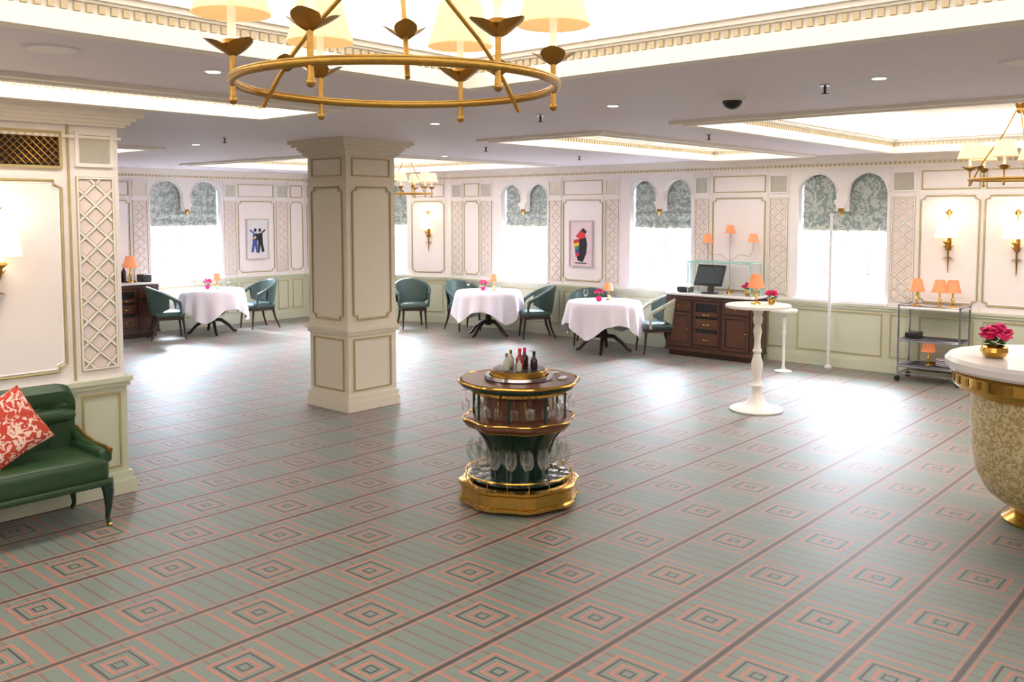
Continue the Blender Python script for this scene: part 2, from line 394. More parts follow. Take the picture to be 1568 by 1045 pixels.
def wall(name,M,x0,x1,els,thick=.3):
    mb=MB(); wins=[e for e in els if e[0]=='win']
    cur=x0
    for e in wins:
        a,b=e[1],e[2]
        mb.box(cur,a,0,thick,0,CEIL,WCREAM,M); cur=b
        mb.box(a,b,0,thick,0,SILL-.035,CREAM,M)
        n=48; X=[a+(b-a)*i/n for i in range(n+1)]
        r=((b-a)-.15)/4; c=(a+b)/2; brk=[c-.075,c+.075]
        X=sorted(set(X+brk+[c-.0751,c+.0751]))
        for i in range(len(X)-1):
            xm=(X[i]+X[i+1])/2
            inp=abs(xm-c)<.075
            h0=archfn(X[i],a,b) if not inp else 2.09; h1=archfn(X[i+1],a,b) if not inp else 2.09
            if not inp:
                h0=2.33 if abs(X[i]-c)<.0755 else h0; h1=2.33 if abs(X[i+1]-c)<.0755 else h1
            d=.09
            mb.add([(X[i],0,h0),(X[i+1],0,h1),(X[i+1],0,CEIL),(X[i],0,CEIL),(X[i],d,h0),(X[i+1],d,h1),(X[i+1],d,CEIL),(X[i],d,CEIL)],[(0,1,2,3),(0,4,5,1),(4,7,6,5)],CREAM,False,M)
        for q in (c-.075,c+.075):
            mb.add([(q,0,2.09),(q,.09,2.09),(q,.09,2.34),(q,0,2.34)],[(0,1,2,3)],CREAM,False,M)
        mb.box(a,b,.09,thick,2.62,CEIL,CREAM,M)
    mb.box(cur,x1,0,thick,0,CEIL,WCREAM,M)
    mb.obj(name,merge=False)
    mb=MB()
    mb.box(x0,x1,-.01,0,.1,.80,SAGE,M)
    mb.box(x0,x1,-.045,0,.835,.865,SAGE,M); mb.box(x0,x1,-.03,0,.80,.835,SAGE,M)
    cornice(mb,x0,x1,M)
    for e in els:
        a,b=e[1],e[2]
        if b-a>.2: mb.frame(a+.02,b-.02,.2,.76,.014,-.01,GOLDL,M,.01)
        if e[0]=='lat':
            lattice(mb,a,b,.93,2.28,M); mb.frame(a,b,2.34,2.6,.02,0,CREAM,M,.02); mb.box(a+.02,b-.02,-.008,0,2.36,2.58,MIRROR,M)
        elif e[0]=='panel':
            panel(mb,a,b,.95,2.28,M); mb.frame(a,b,2.36,2.6,.014,0,GOLDL,M,.012)
        elif e[0]=='win':
            c=(a+b)/2
            r=((b-a)-.15)/4
            for cc in (a+r,b-r):
                mb.tube([(cc+(r+.012)*math.cos(t*pi/20),-.008,2.33+(r+.012)*math.sin(t*pi/20)) for t in range(21)],.012,CREAM,6,M)
            for (zz,hw) in ((2.09,.035),(2.13,.05),(2.17,.07),(2.20,.085)):
                mb.box(c-hw,c+hw,-.02-hw*.3,.05,zz,zz+.045,CREAM if zz>2.1 else GOLD,M)
            mb.tube([(c,-.02,2.09),(c,-.01,2.05),(c,0.0,2.03)],[.03,.02,.006],GOLD,8,M)
    for e in els:
        if e[0]!='win':
            for q in (e[1]-.022,e[2]+.022): mb.box(q-.006,q+.006,-.008,0,.88,2.66,CREAM,M)
    mb.obj('trim_'+name.split('_')[1],merge=False)
    mb=MB(); mb.box(x0,x1,-.03,0,0,.13,SAGE,M); mb.box(x0,x1,-.02,0,.13,.155,SAGE,M)
    mb.obj('baseboard_'+name.split('_')[1],merge=False)
    for e in wins: windowobj(M,e[1],e[2])
MBk=R@T(-12.24,12.03)
MC=R@T(-15.11,7.26)@RZ(90)
dx,dy=-12.24+15.11,12.03-10.86
MK=R@T(-15.11,10.86)@Matrix.Rotation(math.atan2(dy,dx),4,'Z'); LK=math.hypot(dx,dy)
wall('wall_back',MBk,0,15.74,[('lat',.1,.38),('panel',.43,.80),('lat',.84,1.12),('win',1.34,2.39),('lat',2.43,2.70),('panel',2.75,3.55),('lat',3.6,3.86),('win',4.08,5.17),('lat',5.24,5.47),('panel',5.54,6.36),('lat',6.42,6.70),('win',6.85,8.04),('lat',8.10,8.39),('panel',8.46,9.14),('panel',9.2,9.95),('lat',10.05,10.35),('panel',10.45,11.6),('win',11.8,13),('panel',13.3,14.6)])
wall('wall_left',MC,-11.26,3.6,[('panel',-3.2,-2.2),('win',-2.1,-.8),('panel',-.75,.05),('lat',.11,.38),('win',.43,1.78),('lat',1.84,2.09),('panel',2.13,2.90),('lat',2.95,3.22),('panel',3.28,3.56)])
wall('wall_corner',MK,0,LK,[('panel',.08,1.0),('win',1.1,2.25),('panel',2.36,3.02)])
wall('wall_right',R@T(3.5,12.03)@RZ(-90),0,16.03,[('panel',1+1.5*i,2.3+1.5*i) for i in range(9)])
wall('wall_rear',R@T(3.5,-4)@RZ(180),0,18.61,[('panel',1+1.5*i,2.3+1.5*i) for i in range(11)])

# partition pier on the left
MP=R@T(-6.6,3.12)@RZ(90)
mb=MB(); mb.box(-7.12,0,0,.7,0,CEIL,WCREAM,MP)
mb.obj('wall_partition',merge=False)
mb=MB()
mb.box(-7.12,.01,-.01,.71,.1,.80,SAGE,MP); mb.box(-7.12,.045,-.045,.745,.835,.87,SAGE,MP); mb.box(-7.12,.03,-.03,.73,.80,.835,SAGE,MP)
for (p,z0,z1) in ((.02,2.60,2.62),(.04,2.69,2.71),(.07,2.71,2.735),(.1,2.735,2.76),(.14,2.76,2.80),(.17,2.80,2.829)):
    mb.box(-7.12,p,-p,.7+p,z0,z1,TRIMW,MP)
lattice(mb,-.31,-.04,.94,2.33,MP)
mb.frame(-.31,-.04,2.40,2.65,.025,0,CREAM,MP,.025); mb.box(-.285,-.065,-.01,0,2.425,2.625,MIRROR,MP)
for q in (-.355,-1.95): mb.box(q-.008,q+.008,-.012,0,.88,2.69,GOLDL,MP)
panel(mb,-1.88,-.41,.96,2.30,MP); 
for (a,b) in ((-.32,-.04),(-.88,-.40),(-1.6,-1.0)): mb.frame(a,b,.2,.76,.014,-.01,GOLDL,MP,.012)
mb.obj('trim_partition',merge=False)
mb=MB(); mb.box(-7.12,.05,-.05,.75,0,.10,SAGE,MP); mb.box(-7.12,.035,-.035,.735,.10,.16,SAGE,MP); mb.obj('baseboard_partition',merge=False)
mb=MB(); mb.box(-1.85,-.42,-.012,-.002,2.40,2.62,GRBACK,MP); mb.frame(-1.87,-.40,2.38,2.64,.02,0,GOLDL,MP,.025)
x=-2.05
while x<-.42:
    for s_ in (1,-1):
        a,b=(x,x+.22); za,zb=2.40,2.62
        lo_=max(a,-1.85); hi_=min(b,-.42)
        if hi_-lo_>.01:
            g=lambda q:(za+(q-a)) if s_>0 else (zb-(q-a))
            mb.tube([(lo_,-.018,g(lo_)),(hi_,-.018,g(hi_))],.0032,GOLD,4,MP)
    x+=.05
mb.obj('ventilation_grille')

# column
MCo=R@T(-7.805,6.225)
mb=MB(); h=.325
mb.box(-h,h,-h,h,0,CEIL,COLP)
for (p,z0,z1) in ((.03,0,.10),(.02,.10,.16)): mb.box(-h-p,h+p,-h-p,h+p,z0,z1,COLP)
mb.box(-h-.035,h+.035,-h-.035,h+.035,.835,.865,COLP); mb.box(-h-.02,h+.02,-h-.02,h+.02,.80,.835,COLP); mb.box(-h-.012,h+.012,-h-.012,h+.012,.865,.90,COLP)
for (p,z0,z1) in ((.02,2.40,2.42),(.02,2.66,2.68),(.04,2.68,2.71),(.08,2.73,2.76),(.12,2.76,2.79),(.15,2.79,2.829),(.06,2.71,2.73)): mb.box(-h-p,h+p,-h-p,h+p,z0,z1,COLP)
for k in range(4):
    Q=RZ(90*k)@T(0,-h)
    panel(mb,-h+.07,h-.07,.96,2.34,Q); 
    for (z0,z1) in ((2.45,2.64),(.21,.76)): mb.frame(-h+.07,h-.07,z0,z1,.014,0,GOLDL,Q,.012)
mb.mats=[COLP if m in (WCREAM,CREAM) else m for m in mb.mats]
mb.obj('column',MCo,merge=False)

# ---------------------------------------------------------------- chandeliers
def shade(mb,c,r0,r1,h,m,M=None,n=28):
    Q=T(*c) if M is None else M@T(*c)
    mb.lathe([(r0,0),(r0*.5+r1*.5-.002,h*.5),(r1,h)],m,n*2,Q,rf=lambda t,z:1+.02*math.cos(t*n),cap=False)
    mb.lathe([(r0*1.02,0),(r0*1.02,.006)],m,n,Q,cap=False); mb.lathe([(r1*1.02,h-.006),(r1*1.02,h)],m,n,Q,cap=False)
def leaf(mb,base,az,ln,m,M=None,tilt=35,w=.028):
    Q=T(*base)@RZ(az)@RY(-tilt)
    if M is not None: Q=M@Q
    def f(u,v):
        x=u*ln; ww=w*math.sin(pi*min(1,u*.95+.03))**.7; y=(v-.5)*2*ww
        return (x,y,.35*y*y/w+ .25*ln*u*u*.6)
    mb.grid(f,8,4,m,M=Q)
def chandelier(name,rad,nl,loc,rot,top,sc=1.0):
    mb=MB()
    mb.tube([(rad*math.cos(t*2*pi/96),rad*math.sin(t*2*pi/96),0) for t in range(96)],.0145*sc,ROPE,12,closed=True)
    for q in (-1,1): mb.tube([((rad+q*.009*sc)*math.cos(t*2*pi/96),(rad+q*.009*sc)*math.sin(t*2*pi/96),.009*sc) for t in range(96)],.005*sc,ROPE,6,closed=True)
    for k in range(nl):
        t=2*pi*k/nl; cx,cy=rad*math.cos(t),rad*math.sin(t)
        mb.tube([(cx,cy,-.06*sc),(cx,cy,-.02),(cx,cy,.11*sc)],[.012*sc,.009*sc,.010*sc],ROPE,8)
        mb.ell((cx,cy,-.06*sc),.015*sc,GOLD)
        for j in range(3): leaf(mb,(cx,cy,.085*sc),math.degrees(t)+120*j+15,.105*sc,GOLD,tilt=22,w=.044*sc)
        mb.lathe([(.012*sc,.10*sc),(.035*sc,.125*sc),(.03*sc,.14*sc)],GOLD,12,T(cx,cy))
        mb.lathe([(.014*sc,.13*sc),(.014*sc,.25*sc)],BULB,10,T(cx,cy))
        shade(mb,(cx,cy,.225*sc),.128*sc,.082*sc,.17*sc,SHADE)
    hz=min(top-.12,.62*sc+.1)
    for k in range(3):
        t=2*pi*k/3+pi/nl
        p0=Vector((rad*math.cos(t),rad*math.sin(t),-.05*sc)); p1=Vector((.03*math.cos(t),.03*math.sin(t),hz))
        pts=[p0.lerp(p1,i/8)+Vector((0,0,.03*sc*math.sin(i*pi/4))) for i in range(9)]
        mb.tube(pts,.0085*sc,ROPE,8)
        q=p0.lerp(p1,.2)
        for j in range(3): leaf(mb,tuple(q),math.degrees(t)+120*j,.09*sc,GOLD,tilt=25,w=.034*sc)
    mb.ell((0,0,hz),.04*sc,GOLD); 
    mb.tube([(0,0,hz),(0,0,top)],.010,GOLD,8); mb.lathe([(.02,top-.08),(.05*sc,top-.05),(.07*sc,top-.03),(.07*sc,top)],GOLD,16)
    for j in range(5): leaf(mb,(0,0,hz-.02),72*j,.12*sc,GOLD,tilt=50,w=.03*sc)
    return mb.obj(name,T(*loc)@RZ(rot))
chandelier('chandelier',.55,6,(-.395,3.2,2.515),10,TZ-2.515)
c2=chandelier('chandelier',.40,6,(-1.70,15.0,2.38),20,TZ-2.38,.85)
inst(c2,'chandelier',T(4.62,8.4,2.38)@RZ(-14))

# ---------------------------------------------------------------- sconces
def sconce(M):
    mb=MB()
    mb.rbox(-.03,.03,-.02,0,-.12,.10,.015,GOLD)
    mb.tube([(0,-.02,-.40),(.004,-.03,-.25),(0,-.035,-.1),(0,-.03,.0),(0,-.03,.3)],[.004,.011,.012,.012,.008],GOLD,8)
    mb.tube([(0,-.03,-.08),(0,-.09,-.11),(0,-.13,-.06),(0,-.13,-.01)],.009,GOLD,8)
    mb.lathe([(.01,-.04),(.04,-.015),(.032,0)],GOLD,14,T(0,-.13))
    mb.lathe([(.013,0),(.013,.1)],BULB,10,T(0,-.13))
    shade(mb,(0,-.13,.04),.125,.10,.22,SHADE2)
    for s_ in (-1,1):
        leaf(mb,(0,-.03,.30),90-90*s_,.09,GOLD,tilt=40,w=.025); leaf(mb,(0,-.03,-.12),90-90*s_,.09,GOLD,tilt=35,w=.025)
        leaf(mb,(0,-.03,-.20),90-90*s_,.07,GOLD,tilt=-30,w=.02)
    leaf(mb,(0,-.03,.30),-90,.08,GOLD,tilt=75,w=.025)
    return mb.obj('wall_sconce',M)
zs=1.73
s0=sconce(MBk@T(8.80,0,zs)); inst(s0,'wall_sconce',MBk@T(9.56,0,zs)); inst(s0,'wall_sconce',MK@T(LK-.39,0,zs)); inst(s0,'wall_sconce',MP@T(-.86,0,zs+.02))
for (M_,x,e) in ((MBk,8.8,1.2),(MBk,9.56,1.2),(MK,LK-.39,1.5),(MP,-.86,1.6)):
    l=bpy.data.lights.new('sconce_bulb','POINT'); l.energy=e; l.color=(1,.80,.60); l.shadow_soft_size=.05
    o=bpy.data.objects.new('sconce_bulb',l); bpy.context.collection.objects.link(o); o.matrix_world=M_@T(x,-.13,zs+.30)

# ---------------------------------------------------------------- pictures
def picture1(M):
    mb=MB(); mb.frame(-.24,.24,-.38,.38,.018,0,FRAMEM,None,.03); mb.box(-.23,.23,-.012,0,-.37,.37,PAPER2)
    y=-.014
    mb.poly([(-.02,.08),(.10,.10),(.13,.0),(.11,-.16),(.04,-.30),(-.06,-.28),(-.10,-.16),(-.08,0)],y,INK)
    for i,m in enumerate((RED,YEL,GRN,BLU,RED)):
        z=.06-i*.055; mb.poly([(-.14+.01*i,z),(-.03,z+.02),(-.03,z-.035),(-.14+.01*i,z-.055)],y-.005,m)
    mb.poly([(-.10,.12),(.0,.22),(.08,.18),(.10,.10),(-.02,.08)],y-.006,RED)
    mb.poly([(.0,.22),(.05,.26),(.12,.2),(.08,.16)],y-.003,INK)
    mb.poly([(-.12,-.31),(.12,-.31),(.12,-.325),(-.12,-.325)],y,INK)
    return mb.obj('wall_picture',M)
def picture2(M):
    mb=MB(); mb.frame(-.24,.24,-.38,.38,.018,0,FRAMEM,None,.03); mb.box(-.23,.23,-.012,0,-.37,.37,PAPER)
    y=-.014
    for s_,m in ((-1,BLU),(1,INK)):
        mb.poly([(s_*.02,.12),(s_*.10,.10),(s_*.11,-.08),(s_*.14,-.24),(s_*.09,-.25),(s_*.06,-.10),(s_*.03,-.26),(0,-.26),(s_*.01,-.05)],y-.002*(s_+1),m)
        mb.poly([(s_*.05+.03*math.cos(t),.17+.035*math.sin(t)) for t in [i*pi/5 for i in range(10)]],y,INK)
        mb.poly([(s_*.09,.1),(s_*.17,.16),(s_*.16,.19),(s_*.07,.12)],y-.006,m)
    mb.poly([(-.05,.1),(.05,.1),(.03,-.03),(-.04,-.02)],y-.01,INK)
    mb.poly([(-.1,.04),(-.04,.06),(-.04,.02),(-.1,.0)],y-.012,YEL)
    return mb.obj('wall_picture',M)
picture1(MBk@T(3.13,-.012,1.56)); picture2(MC@T(2.52,-.012,1.57))

# ---------------------------------------------------------------- small props
def petals(mb,c,r,n,m,size=.018):
    for i in range(n):
        a=random.uniform(0,2*pi); z=random.uniform(-.2,1); q=math.sqrt(max(0,1-z*z))
        rr=r*random.uniform(.6,1)
        p=(c[0]+rr*q*math.cos(a),c[1]+rr*q*math.sin(a),c[2]+rr*z*.8)
        Q=T(*p)@RZ(random.uniform(0,360))@RX(random.uniform(-60,60))
        mb.ell((0,0,0),(size,size*.8,size*.3),m,7,4,Q)
def flowervase(mb,x,y,z,s=1.0,pot=BRASS):
    mb.lathe([(.03*s,z),(.045*s,z+.02*s),(.045*s,z+.06*s),(.036*s,z+.08*s)],pot,16,T(x,y))
    petals(mb,(x,y,z+.09*s),.07*s,16,LEAFG,.02*s); petals(mb,(x,y,z+.13*s),.075*s,70,PINK,.022*s)
def tablelamp(mb,x,y,z,s=1.0):
    Q=T(x,y,z)
    mb.lathe([(.05*s,0),(.045*s,.012*s),(.012*s,.025*s),(.009*s,.06*s),(.018*s,.08*s),(.009*s,.1*s),(.009*s,.17*s)],BRASS,16,Q)
    shade(mb,(x,y,z+.15*s),.075*s,.045*s,.12*s,PEACH,n=16)
def clothtable(loc,rot):
    mb=MB(); r=.54
    def f(u,v):
        t=2*pi*u; corner=abs(math.cos(2*t))**3
        if v<.3:
            k=v/.3; return (r*k*math.cos(t),r*k*math.sin(t),.76)
        k=(v-.3)/.7; drop=(.30+.22*corner)*k
        rr=r+.015*min(1,k*6)+ k*(.055+.035*math.sin(14*t+1.3*math.sin(3*t))) - .02*corner*k
        return (rr*math.cos(t),rr*math.sin(t),.76-drop-.008*min(1,k*8))
    mb.grid(f,140,24,CLOTH,cu=True)
    mb.lathe([(.50,.71),(.50,.75)],DWOOD,32)
    mb.lathe([(.05,.72),(.045,.6),(.06,.5),(.035,.42),(.05,.3),(.07,.24),(.05,.18)],DWOOD,16)
    for k in range(4):
        Q=RZ(90*k+20)
        mb.tube([(.03,0,.24),(.15,0,.23),(.27,0,.14),(.36,0,.04),(.41,0,.02)],[.035,.03,.026,.024,.022],DWOOD,8,Q)
    tablelamp(mb,.10,-.02,.762,1.0); flowervase(mb,-.07,.05,.762,.95,PINK)
    for (x,y) in ((.25,.2),(-.25,-.22),(-.3,.15)):
        mb.lathe([(.03,0),(.003,.006),(.003,.08),(.03,.11),(.034,.16),(.028,.19)],GLASS,14,T(x,y,.762),cap=False)
    return mb.obj('dining_table',T(*loc)@RZ(rot))
def armchair(fab=LEATHC,inner=None):
    inner=inner or fab
    mb=MB() # faces -y
    mb.rbox(-.25,.25,-.26,.22,.38,.48,.045,inner,puff=.02)
    mb.box(-.23,.23,-.24,.2,.34,.385,DWOOD)
    def top(a): return .64+.25*max(0,(1-abs(a)**1.8))**1.1
    AM=math.radians(118)
    def shell(off,flare,am):
        def f(u,v):
            a=(u*2-1)*am; th=a*AM
            zb=.43+.10*max(0,(abs(a)-.35))/.35
            z=zb+(top(a)-zb)*v
            rr=.27+off+flare*v*(1-abs(a)*.5)
            return (rr*math.sin(th),-.02+rr*math.cos(th)*.98,z)
        return f
    for (o,fl,m) in ((.035,.07,fab),(-.005,.06,inner)):
        mb.grid(shell(o,fl,.72),32,10,m)
    def rim(a):
        th=a*AM; rr=.285+.065*(1-abs(a)*.5)
        return (rr*math.sin(th),-.02+rr*math.cos(th)*.98,top(a))
    mb.tube([rim(-1+2*i/40) for i in range(41)],[.022+.010*abs(-1+2*i/40) for i in range(41)],fab,8)
    for s_ in (-1,1):
        e=rim(s_); mb.tube([e,(e[0],e[1]-.02,.52),(e[0]*.96,e[1]-.01,.40)],[.030,.020,.022],fab,8)
        mb.tube([(s_*.2,-.22,.38),(s_*.21,-.24,.2),(s_*.22,-.26,0)],[.024,.018,.012],DWOOD,8)
        mb.tube([(s_*.19,.18,.4),(s_*.21,.22,.2),(s_*.24,.30,0)],[.026,.02,.013],DWOOD,8)
    return mb
def deg(dx,dy): return math.degrees(math.atan2(dy,dx))+90
tabs=[(-5.15,15.6),(-.40,15.35),(1.37,13.55)]
for i,t in enumerate(tabs): clothtable((t[0],t[1],0),25*i+8)
S=Matrix.Scale(.96,4)
ch=armchair().obj('armchair',T(-5.66,14.93)@RZ(deg(.9,.5))@S)
def pc(x,y,dx_,dy_): inst(ch,'armchair',T(x,y)@RZ(deg(dx_,dy_))@S)
pc(-4.56,16.38,-.7,-.7)
pc(.40,15.08,-1,-.15); pc(-.86,16.05,.6,-1); pc(-1.80,16.4,.3,-1)
pc(1.22,14.30,-.2,-1)
armchair(CUSHP,LEATHC).obj('armchair',T(2.14,13.45)@RZ(deg(-1,-.15))@S)

# ---------------------------------------------------------------- glassware trolley
def wineglass(mb,M,s=1.0):
    mb.lathe([(.032*s,0),(.03*s,.004*s),(.004*s,.01*s),(.0035*s,.075*s),(.022*s,.09*s),(.036*s,.12*s),(.037*s,.15*s),(.029*s,.19*s)],GLASS,14,M,cap=False)
mb=MB()
lob=lambda t,z:1+.035*math.cos(8*t)
mb.lathe([(.40,.03),(.425,.03),(.425,.05),(.41,.06),(.41,.135),(.425,.15),(.425,.165),(.40,.175),(.1,.178)],BRASS,96,rf=lambda t,z:(1+.05*max(-.5,min(.5,math.cos(8*t)*1.4))))
for k in range(8):
    a=2*pi*k/8; mb.ell((.33*math.cos(a),.33*math.sin(a),.02),(.03,.03,.02),BLACK)
mb.lathe([(.33,.178),(.33,.20),(.36,.20),(.36,.19),(.20,.19)],GREEN,48)
rr=.385; zz=.225
mb.tube([(rr*math.cos(t*pi/24),rr*math.sin(t*pi/24),zz) for t in range(48)],.006,BRASS,6,closed=True)
for k in range(16): mb.tube([(rr*math.cos(k*pi/8),rr*math.sin(k*pi/8),.17),(rr*math.cos(k*pi/8),rr*math.sin(k*pi/8),zz)],.004,BRASS,6)
mb.lathe([(.20,.19),(.20,.28),(.215,.38),(.25,.46),(.30,.53),(.34,.565)],GREEN,64,rf=lob)
for k in range(8):
    a=2*pi*(k+.5)/8; mb.tube([(.205*math.cos(a),.205*math.sin(a),.2),(.21*math.cos(a),.21*math.sin(a),.33),(.26*math.cos(a),.26*math.sin(a),.47),(.335*math.cos(a),.335*math.sin(a),.56)],.007,GREEN,6)
mb.lathe([(.34,.555),(.37,.565),(.39,.59),(.385,.615),(.36,.625),(.1,.626)],WOOD,96,rf=lob)
for (q,z) in ((.395,.618),(.355,.56)):
    mb.tube([(q*lob(t*pi/48,0)*math.cos(t*pi/48),q*lob(t*pi/48,0)*math.sin(t*pi/48),z) for t in range(96)],.007,BRASS,6,closed=True)
mb.lathe([(.24,.62),(.235,.64),(.235,.77),(.26,.80)],WOOD,64,rf=lob)
for k in range(8):
    a=2*pi*(k+.5)/8; mb.tube([(.335*math.cos(a),.335*math.sin(a),.62),(.335*math.cos(a),.335*math.sin(a),.81)],.010,GREEN,8)
    mb.tube([(0,-.25,.65),(0,-.255,.70),(0,-.25,.76)],.008,BRASS,6,RZ(45*k))
mb.lathe([(.33,.80),(.345,.805),(.345,.825),(.335,.83)],BRASS,96,rf=lambda t,z:1+.012*math.cos(48*t))
mb.lathe([(.335,.825),(.36,.83),(.40,.84),(.415,.855),(.415,.875),(.405,.885),(.1,.886)],GREEN,96,rf=lambda t,z:1+.02*math.cos(8*t))
mb.tube([(.425*math.cos(t*pi/48)*(1+.02*math.cos(8*t*pi/48)),.425*math.sin(t*pi/48)*(1+.02*math.cos(8*t*pi/48)),.882) for t in range(96)],.012,BRASS,8,closed=True)
mb.lathe([(.41,.886),(.41,.892),(.1,.893)],WOOD,64)
mb.lathe([(.245,.89),(.25,.90),(.245,.92),(.215,.92),(.21,.90)],CHROME,48); 
mb.lathe([(.205,.89),(.205,.955),(.20,.96),(.15,.96)],BRASS,48,rf=lambda t,z:1+.01*math.cos(40*t))
mb.lathe([(.19,.955),(.19,.962),(.01,.963)],DWOOD,40)
def bottle(x,y,z,s,m,cap):
    mb.lathe([(.026*s,0),(.028*s,.01),(.028*s,.07*s),(.012*s,.095*s),(.010*s,.12*s)],m,14,T(x,y,z)); mb.lathe([(.012*s,.11*s),(.012*s,.14*s)],cap,10,T(x,y,z))
for (x,y,s,m,c) in ((-.10,-.06,.85,BOTG,GOLD),(-.05,.06,.9,BOTG,BRASS),(0,-.03,1.05,BOTR,RED),(.05,.05,1.0,BOTTLE,PINK),(.10,-.05,.9,BOTTLE,BLACK),(-.02,-.12,.7,BOTG,CHROME),(.12,.06,.8,BOTG,GOLD)):
    bottle(x,y,.962,s,m,c)
mb.box(-.03,.05,-.02,.02,.893,.90,PAPER,T(.28,.14)@RZ(30)); mb.rbox(-.04,.04,-.025,.025,.893,.91,.008,CLOTH,T(.30,-.1)@RZ(60))
for k in range(18):
    a=2*pi*(k+.5)/18; wineglass(mb,T(.335*math.cos(a),.335*math.sin(a),.20),1.2)
for k in range(12):
    a=2*pi*k/12; wineglass(mb,T(.255*math.cos(a),.255*math.sin(a),.20),1.2)
for k in range(16):
    a=2*pi*k/16+.1; wineglass(mb,T(.295*math.cos(a),.295*math.sin(a),.805)@RX(180),.85)
for k in range(8):
    a=2*pi*(k)/8; wineglass(mb,T(.385*math.cos(a),.385*math.sin(a),.82)@RX(180),.8)
mb.obj('glassware_trolley',T(.05,6.5)@RZ(10))

# ---------------------------------------------------------------- poseur table
mb=MB()
mb.lathe([(.27,0),(.275,.015),(.26,.03),(.16,.05),(.10,.09),(.06,.16),(.045,.22),(.055,.25),(.075,.27),(.05,.30),(.04,.34),(.055,.42),(.06,.50),(.035,.60),(.05,.63),(.035,.66),(.03,.74),(.045,.84),(.03,.90),(.045,.93),(.05,.98),(.04,1.0),(.055,1.05),(.10,1.08)],WFURN,40)
mb.lathe([(.32,1.085),(.335,1.09),(.335,1.115),(.32,1.12),(.05,1.121)],WFURN,48)
tablelamp(mb,-.02,.02,1.12,1.15); flowervase(mb,.13,-.03,1.12,.8,BRASS)
mb.obj('poseur_table',T(2.57,9.5))
mb=MB()
mb.lathe([(.11,0),(.11,.01),(.03,.03),(.018,.08),(.018,.45),(.03,.5),(.018,.55),(.03,.74),(.05,.78)],WFURN,24); mb.lathe([(.16,.78),(.165,.79),(.165,.81),(.16,.815)],WFURN,32)
mb.lathe([(.04,.815),(.05,.88),(.04,.90)],CHROME,16)
mb.obj('drinks_stand',T(3.55,11.85))
mb=MB(); mb.tube([(0,0,.03),(0,0,2.03)],.02,PIPE,12); mb.lathe([(.05,0),(.05,.02),(.022,.05)],PIPE,20); mb.ell((0,0,2.04),.03,PIPE)
mb.obj('heating_pipe',MBk@T(7.38,-.16,0))

# ---------------------------------------------------------------- sideboard
MS=MBk@T(5.10,-.55)
def sideboard(L,name,M,extra=False):
    mb=MB(); D=.47;H=.88
    mb.box(0,L,0,D,.08,H,WOOD2); mb.box(.04,L-.04,.03,D,0,.08,DWOOD)
    mb.rbox(-.03,L+.03,-.03,D,H,H+.035,.012,MARB)
    mb.box(-.012,L+.012,-.012,D,H-.05,H-.03,WOODS); mb.box(-.012,L+.012,-.012,D,.08,.12,WOODS)
    w=L/3
    for i in range(3):
        x0=i*w+.03;x1=(i+1)*w-.03
        if i in (0,2):
            mb.frame(x0,x1,.66,.80,.02,0,WOODS,None,.018); mb.box(x0+.02,x1-.02,-.008,0,.68,.78,WOODS)
            mb.frame(x0,x1,.15,.63,.03,0,WOODS,None,.018); mb.box(x0+.05,x1-.05,-.006,0,.2,.58,WOODS)
            mb.ell((x1-.04,-.03,.4),.013,BRASS); mb.ell(((x0+x1)/2,-.03,.73),.013,BRASS)
        else:
            mb.frame(x0,x1,.15,.80,.02,0,WOODS,None,.018)
            mb.box(x0+.02,x1-.02,-.002,0,.17,.78,BLACK)  # flat black sheet stands in for shade inside the open middle bay
            for (a,b) in ((.60,.66),(.42,.56),(.19,.36)):
                mb.box(x0+.025,x1-.025,-.025,0,a,b,WOODS)
                mb.tube([((x0+x1)/2-.05,-.03,(a+b)/2),((x0+x1)/2-.03,-.045,(a+b)/2-.01),((x0+x1)/2+.03,-.045,(a+b)/2-.01),((x0+x1)/2+.05,-.03,(a+b)/2)],.006,BRASS,6)
    mb.box(L,L+.012,.05,D-.05,.16,.76,WOODS)
    if extra:
        tablelamp(mb,.75,.25,H+.035,1.6); mb.rbox(.88,1.04,.1,.3,H+.035,H+.16,.01,BLACK)
        for q in (.5,.58,.66): mb.lathe([(.035,0),(.037,.01),(.037,.18),(.014,.23),(.013,.30)],BOTTLE,14,T(q,.3,H+.035))
    return mb.obj(name,M)
sideboard(1.35,'sideboard',MS)
sideboard(1.1,'sideboard',R@T(-15.08+.52,7.26-.85)@RZ(90),True)
mb=MB()
x0,x1,y0,y1,z0,z1=.34,1.32,.02,.33,.917,1.36
for (a,b,c,d) in ((x0,x1,y0,y0+.006),(x0,x0+.006,y0,y1),(x1-.006,x1,y0,y1)): mb.box(a,b,c,d,z0,z1,GLASSG)
mb.box(x0,x1,y0,y1,z1,z1+.008,GLASSG)
for x in (x0,x1):
    for y in (y0,y1): mb.tube([(x,y,z0),(x,y,z1+.01)],.008,GEDGE,6)
for y in (y0,y1): mb.tube([(x0,y,z1+.01),(x1,y,z1+.01)],.010,GEDGE,6)
for x in (x0,x1): mb.tube([(x,y0,z1+.01),(x,y1,z1+.01)],.010,GEDGE,6)
mb.obj('glass_display_case',MS)
mb=MB()
mb.rbox(-.11,.11,-.09,.05,0,.02,.01,BLACK); mb.tube([(0,.0,.01),(0,.02,.12),(0,.0,.2)],[.05,.04,.04],BLACK,10)
Q=T(0,-.02,.25)@RX(-25); mb.rbox(-.22,.22,-.02,.02,-.15,.17,.012,BLACK,Q); mb.box(-.19,.19,-.022,-.019,-.12,.14,SCREEN,Q)
mb.rbox(-.50,-.29,-.1,.05,0,.08,.02,BLACK); mb.box(-.47,-.32,-.101,-.06,.078,.083,SCREEN)
mb.obj('pos_terminal',MS@T(.62,.18,.917))
mb=MB()
mb.lathe([(.07,0),(.06,.02),(.02,.04),(.010,.1)],BRASS,20)
